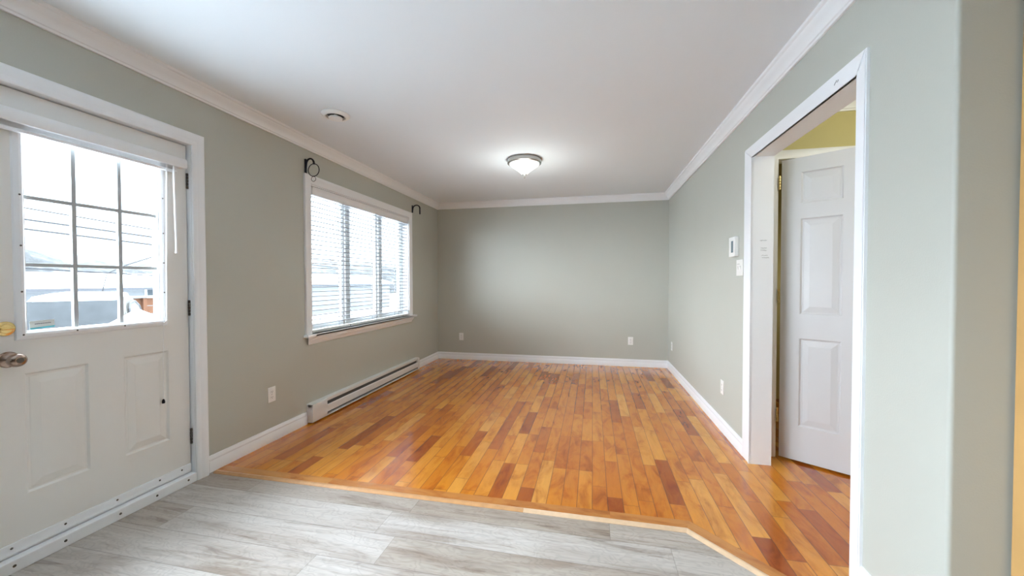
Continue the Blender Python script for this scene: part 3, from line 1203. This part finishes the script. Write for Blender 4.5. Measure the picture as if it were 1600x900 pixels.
# ------------------------------------------------------------------ outlets, thermostat, switch
def outlet(loc, rz, label, duplex=True):
    """local frame: plate faces -Y"""
    o = empty('wall_outlet', loc, rz)
    tag(o, label, 'outlet', 'white wall outlets')
    bm = NBM()
    box(bm, -.035, .035, -.005, 0, -.057, .057, .003)
    pl = build('cover_plate', bm, M_plastic, o, local=True, smooth=True)
    for z in (-.021, .021):
        bm = NBM()
        t = bmesh.new()
        n = 20
        ring_ = []
        for i in range(n):
            a = 2 * PI * i / n
            ring_.append((max(-.0145, min(.0145, .0175 * math.cos(a))), z + .0135 * math.sin(a)))
        A = [t.verts.new((x, -.0068, zz)) for x, zz in ring_]
        B = [t.verts.new((x, -.004, zz)) for x, zz in ring_]
        t.faces.new(A)
        t.faces.new(B[::-1])
        for i in range(n):
            j = (i + 1) % n
            t.faces.new((A[i], B[i], B[j], A[j]))
        merge(bm, t)
        so = build('socket', bm, M_plastic, o, local=True)
        bm = NBM()
        box(bm, -.0075, -.0055, -.0072, -.0066, z - .003, z + .006)
        box(bm, .0055, .0075, -.0072, -.0066, z - .003, z + .006)
        box(bm, -.002, .002, -.0072, -.0066, z - .010, z - .006)
        bm.transform(mw(so).inverted() @ mw(o))
        build('slots', bm, M_dark, so, local=True)
    bm = NBM()
    lathe(bm, [(0, .0012), (.003, .0008), (.0035, 0)], Matrix.Translation((0, -.005, 0)) @ Matrix.Rotation(R(90), 4, 'X'), 12)
    build('screw', bm, M_nickel, o, local=True)
    return o


outlet((XL, 2.455, .360), R(90), 'white outlet between the entry door and the heater')
outlet((-2.010, YB, .356), 0, 'white outlet on the far wall near the window corner')
outlet((.530, YB, .365), 0, 'white outlet on the far wall towards the opening side')
outlet((XR, 5.40, .350), R(-90), 'white outlet on the thermostat wall close to the far corner')
outlet((XR, 3.375, .357), R(-90), 'white outlet on the thermostat wall close to the cased opening')

th_ = empty('thermostat', (XR, 3.100, 1.395))
tag(th_, 'white wall thermostat with a small grey display', 'thermostat')
bm = NBM()
box(bm, XR - .030, XR, 3.045, 3.165, 1.400, 1.545, .005)
build('housing', bm, M_plastic, th_, smooth=True)
bm = NBM()
box(bm, XR - .0312, XR - .0295, 3.072, 3.112, 1.430, 1.515, .0004)
build('display', bm, M_lcd, th_)
bm = NBM()
box(bm, XR - .0325, XR - .0295, 3.052, 3.064, 1.440, 1.455, .001)
box(bm, XR - .0325, XR - .0295, 3.052, 3.064, 1.465, 1.480, .001)
build('button', bm, M_plastic, th_)

swp = empty('light_switch', (XR, 3.04, 1.255))
tag(swp, 'white switch plate on the wall below the thermostat', 'switch')
bm = NBM()
box(bm, XR - .006, XR, 2.955, 3.078, 1.258, 1.374, .003)
build('cover_plate', bm, M_plastic, swp, smooth=True)
for y in (2.993, 3.040):
    bm = NBM()
    t = bmesh.new()
    box(t, -.006, .0, -.006, .006, -.013, .013, .002)
    t.transform(Matrix.Translation((XR - .005, y, 1.316)) @ Matrix.Rotation(R(-14), 4, 'Y'))
    merge(bm, t)
    build('rocker', bm, M_plastic, swp, smooth=True)
bm = NBM()
rnd = random.Random(11)
y = 3.066
while y > 3.015:
    w = rnd.uniform(.004, .009)
    box(bm, XR - .0064, XR - .0058, y - w, y, 1.341, 1.3435)
    y -= w + .004
build('faint_print', bm, M_ink, swp)

# ------------------------------------------------------------------ ceiling fittings
VX, VY = -1.838, 2.478
vent = empty('ceiling_vent', (VX, VY, H))
tag(vent, 'round white ceiling vent near the entry door', 'vent')
Mv = Matrix.Translation((VX, VY, H))
bm = NBM()
lathe(bm, [(.066, 0), (.094, 0), (.097, -.004), (.095, -.010), (.082, -.020), (.072, -.023), (.066, -.021), (.063, -.006), (.062, 0)], Mv, 48, cap=False)
build('ring', bm, M_plastic, vent, smooth=True)
bm = NBM()
lathe(bm, [(0, -.0006), (.062, -.0006), (.062, -.002), (0, -.002)], Mv, 40)
build('throat', bm, M_dark, vent)
bm = NBM()
lathe(bm, [(0, -.004), (.012, -.004), (.012, -.020), (.044, -.022), (.048, -.026), (.046, -.033), (.040, -.036), (.028, -.034), (0, -.033)], Mv, 48)
build('cap', bm, M_plastic, vent, smooth=True)

LX, LY = -.672, 3.785
lamp = empty('ceiling_light', (LX, LY, H))
tag(lamp, 'lit flush ceiling light with opal cone bowl and nickel rim', 'lamp')
Ml = Matrix.Translation((LX, LY, H))
bm = NBM()
lathe(bm, [(0, 0), (.160, 0), (.168, -.006), (.172, -.030), (.170, -.042), (.160, -.048), (.150, -.046), (.150, -.01), (0, -.01)], Ml, 56)
build('rim', bm, M_nickel, lamp, smooth=True)
bm = NBM()
lathe(bm, [(.152, -.040), (.150, -.052), (.130, -.070), (.095, -.094), (.062, -.118), (.040, -.138), (.030, -.146), (.016, -.149), (0, -.150)], Ml, 56, cap=False)
build('bowl', bm, M_bowl, lamp, smooth=True)
bm = NBM()
lathe(bm, [(0, -.146), (.022, -.147), (.024, -.151), (.012, -.157), (.006, -.162), (.0045, -.172), (.008, -.177), (.009, -.182), (.006, -.187), (0, -.189)], Ml, 24)
build('finial', bm, M_nickel, lamp, smooth=True)
pl = bpy.data.lights.new('ceiling_light_bulb', 'SPOT')
pl.energy = 26
pl.color = (.93, 1.0, .96)
pl.shadow_soft_size = .10
pl.spot_size = R(165)
pl.spot_blend = .6
po = bpy.data.objects.new('ceiling_light_bulb', pl)
COL.objects.link(po)
po.location = (LX, LY, H - .205)
gl_ = bpy.data.lights.new('ceiling_light_glow', 'POINT')
gl_.energy = 8
gl_.color = (.93, 1.0, .96)
gl_.shadow_soft_size = .12
go_ = bpy.data.objects.new('ceiling_light_glow', gl_)
COL.objects.link(go_)
go_.location = (LX, LY, H - .42)

# unseen point lights added to brighten the yellow hall and closet walls
hl = bpy.data.lights.new('hall_fill', 'POINT')
hl.energy = 12
hl.color = (1.0, .96, .86)
hl.shadow_soft_size = .10
ho = bpy.data.objects.new('hall_fill', hl)
COL.objects.link(ho)
ho.location = (1.95, 2.0, 2.25)
cl = bpy.data.lights.new('closet_fill', 'POINT')  # added fill so the gap beside the hall door shows lit yellow
cl.energy = 2.0
cl.color = (1.0, .9, .7)
cl.shadow_soft_size = .08
co = bpy.data.objects.new('closet_fill', cl)
COL.objects.link(co)
co.location = (1.9, 3.9, 1.2)

# ------------------------------------------------------------------ hall door
hf = empty('trim_10', ((HD0 + HD1) / 2, HY, 0))
tag(hf, 'cream white frame round the hall door', None, None, 'structure')
bm = NBM()
sweep(bm, [(HD0, 0), (HD0, HDZ), (HD1, HDZ), (HD1, 0)], [(0, 0), (0, .010), (.010, .014), (.040, .015), (.056, .012), (.060, .008), (.060, 0)],
      lambda p, v: (p.x, HY - v, p.y))
build('casing', bm, M_trim, hf, smooth=True)
bm = NBM()
box(bm, HD0 - .015, HD0, HY + .001, HY + .11, 0, HDZ)
box(bm, HD1, HD1 + .015, HY + .001, HY + .11, 0, HDZ)
box(bm, HD0 - .015, HD1 + .015, HY + .001, HY + .11, HDZ, HDZ + .015)
build('jamb', bm, M_trim, hf)
ang = math.atan2(2.755 - 2.968, 1.570 - 1.258)
d2 = empty('door_2', (1.2545, 2.943, 0), ang)
tag(d2, 'white six panel hall door standing ajar', None, None, 'structure')
DW = .762
pz = [(.250, .838), (1.000, 1.635), (1.735, 1.940)]
px_ = [(.108, .322), (.440, .654)]
bm = panel_slab(DW - .006, 2.025, .035, [(a, b, c - .014, d - .014) for a, b in px_ for c, d in pz], depth=.008)
bm.transform(Matrix.Translation((.006, 0, .014)))
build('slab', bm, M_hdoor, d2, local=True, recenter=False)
for z in (1.890, 1.120, .300):
    bm = NBM()
    for i in range(5):
        lathe(bm, [(0, 0), (.006, .001), (.007, .002), (.007, .0165), (.006, .0175), (0, .0185)], Matrix.Translation((-.004, -.004, z - .048 + i * .0192)), 14)
    build('hinge', bm, M_brass, d2, local=True, smooth=True)
bm = NBM()
lathe(bm, [(.032, 0), (.032, .004), (.012, .010), (.012, .030), (.026, .040), (.029, .052), (.024, .064), (0, .070)], Matrix.Translation((.70, 0, .95)) @ Matrix.Rotation(R(90), 4, 'X'), 28)
build('door_knob', bm, M_brass, d2, local=True, smooth=True)

# ------------------------------------------------------------------ kitchen cabinet at the edge
kc = empty('tall_cabinet', (1.49, 1.05, 0))
tag(kc, 'tall honey oak cabinet beside the partition end', 'cabinet')
CX0, CX1, CY0, CY1 = 1.200, 1.80, .765, YE - .004
bm = NBM()
box(bm, CX0, CX1, CY0, CY1, .092, 2.28, .002)
box(bm, CX0 + .05, CX1, CY0 + .02, CY1 - .02, -.008, .092)
build('carcass', bm, M_oak, kc)
for z0, z1, hz in ((.10, 2.27, 1.10),):
    bm = panel_slab(CY1 - CY0 - .012, z1 - z0, .020, [(.07, CY1 - CY0 - .082, .07, z1 - z0 - .07)], depth=.006)
    bm.transform(Matrix.Translation((CX0 - .021, CY1 - .006, z0)) @ Matrix.Rotation(R(-90), 4, 'Z'))
    dr = build('door', bm, M_oak, kc)
    bm = NBM()
    tube(bm, [(CX0 - .021, CY0 + .045, hz - .05), (CX0 - .045, CY0 + .045, hz - .05), (CX0 - .045, CY0 + .045, hz + .05), (CX0 - .021, CY0 + .045, hz + .05)], .005, 8)
    build('handle', bm, M_nickel, dr)

# ------------------------------------------------------------------ outside
bm = NBM()
gx = [-2.555 - .25 * i for i in range(47)] + [-16, -19, -23, -28, -36, -46, -58, -72]
gy = [-30, -22, -15, -10, -6, -3, -1] + [.25 * i for i in range(57)] + [16, 19, 23, 28, 34, 42, 52, 64, 80, 100, 130]


def ground_z(x, y):
    dd = -2.56 - x
    z = -.55 - min(1.5, dd * .06) + .06 * math.sin(x * .9 + 1) * math.cos(y * .6) * min(1, dd / 3)
    # shovelled snow heaped by the car, and a drift over its bonnet
    for (cx_, cy_, sx_, sy_, top, rz) in ((-7.6, 5.02, 1.0, 1.05, 1.66, 0.), (-9.5, 4.3, .6, .8, .7, R(40))):
        dx, dy = x - cx_, y - cy_
        a = (dx * math.cos(rz) + dy * math.sin(rz)) / sx_
        b = (-dx * math.sin(rz) + dy * math.cos(rz)) / sy_
        z += top * math.exp(-(a * a + b * b) ** .8)
    return z


vs = {}
for i, x in enumerate(gx):
    for j, y in enumerate(gy):
        vs[i, j] = bm.verts.new((x, y, ground_z(x, y)))
for i in range(len(gx) - 1):
    for j in range(len(gy) - 1):
        bm.faces.new((vs[i, j], vs[i + 1, j], vs[i + 1, j + 1], vs[i, j + 1]))
struct('ground', bm, M_snow, 'snow covered yard outside the door and window', smooth=True)

# hillside
bm = NBM()
vs = {}
nj, ni = 90, 14


def ridge(y):
    return 6.1 - max(0, y - 29) * .135 * (1 if y < 44 else 0) - (2.05 if y >= 44 else 0) + (.5 * math.sin(y * .31) + .25 * math.sin(y * .83 + 1)) + (max(0, y - 48) * .045)


for j in range(nj + 1):
    y = -10 + 170 * j / nj
    for i in range(ni + 1):
        s = i / ni
        x = -52 - 16 * s
        z = -2.4 + (ridge(y) + 2.4) * math.sin(s * PI / 2) ** .8 + .3 * math.sin(y * 1.3 + i) * (1 - s)
        vs[i, j] = bm.verts.new((x, y, z))
    vs[ni + 1, j] = bm.verts.new((-80, y, -3))
for j in range(nj):
    for i in range(ni + 1):
        bm.faces.new((vs[i, j], vs[i, j + 1], vs[i + 1, j + 1], vs[i + 1, j]))
o = struct('hillside', bm, M_hill, 'grey rocky hillside under snow beyond the houses', smooth=True)


# neighbouring low buildings
def house(y0, y1, x, eave, top, depth, label, win):
    h = empty('neighbor_house', (x - depth / 2, (y0 + y1) / 2, -2.2))
    tag(h, label, 'house', 'low neighbouring buildings outside')
    bm = NBM()
    box(bm, x - depth, x, y0, y1, -2.2, eave - .02)
    build('wall', bm, M_siding, h)
    bm = NBM()
    quad = [(x + .35, eave - .05), (x + .35, eave + .12), (x - depth / 2, top), (x - depth - .35, eave + .12), (x - depth - .35, eave - .05), (x - depth / 2, top - .3)]
    t = bmesh.new()
    A = [t.verts.new((a, y0 - .3, z)) for a, z in quad]
    B = [t.verts.new((a, y1 + .3, z)) for a, z in quad]
    t.faces.new(A)
    t.faces.new(B[::-1])
    for i in range(6):
        j = (i + 1) % 6
        t.faces.new((A[i], B[i], B[j], A[j]))
    merge(bm, t)
    rf = build('snowy_roof', bm, M_snow, h)
    bm = NBM()
    box(bm, x + .34, x + .38, y0 - .3, y1 + .3, eave - .10, eave + .0)
    build('gutter', bm, M_eave, rf)
    for (wy0, wy1, wz0, wz1) in win:
        bm = NBM()
        box(bm, x - .02, x + .04, wy0 - .08, wy1 + .08, wz0 - .08, wz1 + .08)
        f_ = build('window', bm, M_snow, h)
        bm = NBM()
        box(bm, x + .02, x + .05, wy0, wy1, wz0, wz1)
        build('pane', bm, M_hwin, f_)


house(5.0, 17.0, -20, .96, 1.62, 5, 'low pale garage with a snowy roof seen through the door glass', [(13.62, 13.95, .52, .86)])
house(24, 42, -24, .95, 1.9, 7, 'low pale building behind the slat blind', [(27, 28, -.6, .4), (33, 34, -.6, .4)])

# snowed-in car
car = empty('car', (-9.9, 5.37, -.76), R(50))


def loft(bm, secs):
    rings = [[bm.verts.new(p) for p in s] for s in secs]
    n = len(rings[0])
    for a, b in zip(rings, rings[1:]):
        for i in range(n):
            j = (i + 1) % n
            bm.faces.new((a[i], a[j], b[j], b[i]))
    bm.faces.new(rings[0][::-1])
    bm.faces.new(rings[-1])


tag(car, 'silver car half buried in snow, seen through the lower door glass', 'car')
# local: front faces -Y, x across
bm = NBM()
secs = []
for y, w, zt in ((-1.0, .62, .62), (-.9, .78, .80), (-.3, .84, .92), (.3, .86, 1.0), (2.4, .86, 1.02), (3.0, .80, .95), (3.1, .70, .7)):
    secs.append([(-w, y, .25), (-w * 1.0, y, zt - .18), (-w * .9, y, zt), (w * .9, y, zt), (w, y, zt - .18), (w, y, .25)])
loft(bm, secs)
build('body', bm, M_carpaint, car, local=True, smooth=True)
bm = NBM()
secs = []
for y, w0, w1, z1 in ((.30, .80, .78, 1.02), (.62, .81, .72, 1.50), (.85, .81, .68, 1.66), (1.9, .81, .68, 1.68), (2.4, .80, .72, 1.50), (2.9, .76, .74, 1.0)):
    secs.append([(-w0, y, .98), (-w1 - .02, y, z1 - .10), (-w1 * .9, y, z1), (w1 * .9, y, z1), (w1 + .02, y, z1 - .10), (w0, y, .98)])
loft(bm, secs)
build('cabin', bm, M_carpaint, car, local=True, smooth=True)
bm = NBM()
bm.faces.new([bm.verts.new(p) for p in ((-.74, .27, .96), (.74, .27, .96), (.66, .66, 1.57), (-.66, .66, 1.57))])
bmesh.ops.solidify(bm, geom=bm.faces[:], thickness=.03)
bm.transform(Matrix.Translation((0, -.06, .02)))
build('windshield', bm, M_carglass, car, local=True)
for sx in (-1, 1):
    bm = NBM()
    arc = [(.62, 1.08), (.80, 1.38), (1.05, 1.50), (1.75, 1.52), (2.2, 1.40), (2.35, 1.22), (2.35, 1.08)]
    t = bmesh.new()
    A = [t.verts.new((sx * (.815 - (z - 1.0) * .18), y, z)) for y, z in arc]
    B = [t.verts.new((sx * (.845 - (z - 1.0) * .18), y, z)) for y, z in arc]
    t.faces.new(A)
    t.faces.new(B[::-1])
    for i in range(len(arc)):
        j = (i + 1) % len(arc)
        t.faces.new((A[i], B[i], B[j], A[j]))
    merge(bm, t)
    sg_ = build('side_window', bm, M_carglass if sx < 0 else M_carpaint, car, local=True)
    bm = NBM()
    tube(bm, [(sx * (.848 - (z - 1.0) * .18), y, z) for y, z in arc[:-1]], .022, 6)
    build('window_trim', bm, M_carrubber, car, local=True)
    bm = NBM()
    lathe(bm, [(0, -.05), (.09, -.045), (.125, -.01), (.125, .02), (.10, .035), (.085, .02), (0, .02)], Matrix.Translation((sx * .99, .42, 1.16)) @ Matrix.Rotation(R(90), 4, 'X'), 24)
    tube(bm, [(sx * .80, .5, 1.06), (sx * .95, .45, 1.12)], .03, 8)
    build('side_mirror', bm, M_snow, car, local=True, smooth=True)
for sx in (-1, 1):
    for y in (-.35, 2.35):
        bm = NBM()
        lathe(bm, [(0, -.1), (.2, -.1), (.31, -.09), (.32, .09), (.2, .1), (0, .1)], Matrix.Translation((sx * .78, y, .32)) @ Matrix.Rotation(R(90), 4, 'Y'), 24)
        build('wheel', bm, M_carrubber, car, local=True, smooth=True)


# snow on the car roof
bm = NBM()
secs = []
for y, w, zb_, h_ in ((.68, .58, 1.54, .02), (.86, .64, 1.64, .06), (1.9, .64, 1.66, .09), (2.3, .58, 1.50, .05)):
    secs.append([(-w, y, zb_ - .02), (-w * .96, y, zb_ + h_ * .6), (-w * .6, y, zb_ + h_), (w * .6, y, zb_ + h_), (w * .96, y, zb_ + h_ * .6), (w, y, zb_ - .02)])
loft(bm, secs)
build('roof_snow', bm, M_snow, car, local=True, smooth=True)

# fence of red brown boards
fe = empty('board_fence', (-13, 9.3, -1.3))
tag(fe, 'reddish brown board fence behind the snow drifts', 'fence')
bm = NBM()
for i in range(5):
    box(bm, -13.03, -13.0, 7.9, 11.2, -.45 + i * .24, -.45 + i * .24 + .22, .004)
build('boards', bm, M_fence, fe)
for y in (7.9, 8.75, 9.6, 10.4, 11.2):
    bm = NBM()
    box(bm, -13.0, -12.9, y - .05, y + .05, -1.3, .74, .006)
    build('post', bm, M_fence, fe)
bm = NBM()
box(bm, -13.1, -12.86, 7.85, 11.25, .74, .80, .006)
build('top_rail', bm, M_siding, fe)

# overhead cables
def cable(p, q, sag, label, r=.006):
    P, Q = Vector(p), Vector(q)
    d = Q - P
    P2, Q2 = P - d * 2.2, Q + d * 6.0
    bm = NBM()
    pts = []
    for i in range(41):
        s = i / 40
        v = P2.lerp(Q2, s)
        v.z -= 0
        pts.append(v)
    tube(bm, pts, r, 6)
    tag(build('overhead_cable', bm, M_wire, None), label, 'cable', 'overhead cables in the yard')


cable((-15.2, 7.497, 3.241), (-15.2, 10.626, 3.057), 0, 'uppermost thin overhead cable in the middle row of door panes', .014)
cable((-14, 6.911, 2.793), (-14, 9.802, 2.663), 0, 'overhead cable second from the top in the middle door panes', .020)
cable((-14, 6.907, 2.551), (-14, 9.798, 2.412), 0, 'overhead cable third from the top in the middle door panes', .020)
cable((-14, 6.913, 1.560), (-14, 9.932, 1.405), 0, 'lowest overhead cable just under the lower glazing bar', .020)
bm = NBM()
tube(bm, [(-13.3, 7.95, .78), (-13.3, 8.1, 1.45), (-13.3, 8.566, 1.708), (-13.3, 9.374, 2.040), (-13.3, 11.4, 2.9)], .013, 6)
tag(build('overhead_cable', bm, M_wire, None), 'slanting cable in the door pane nearest the hinges', 'cable', 'overhead cables in the yard')
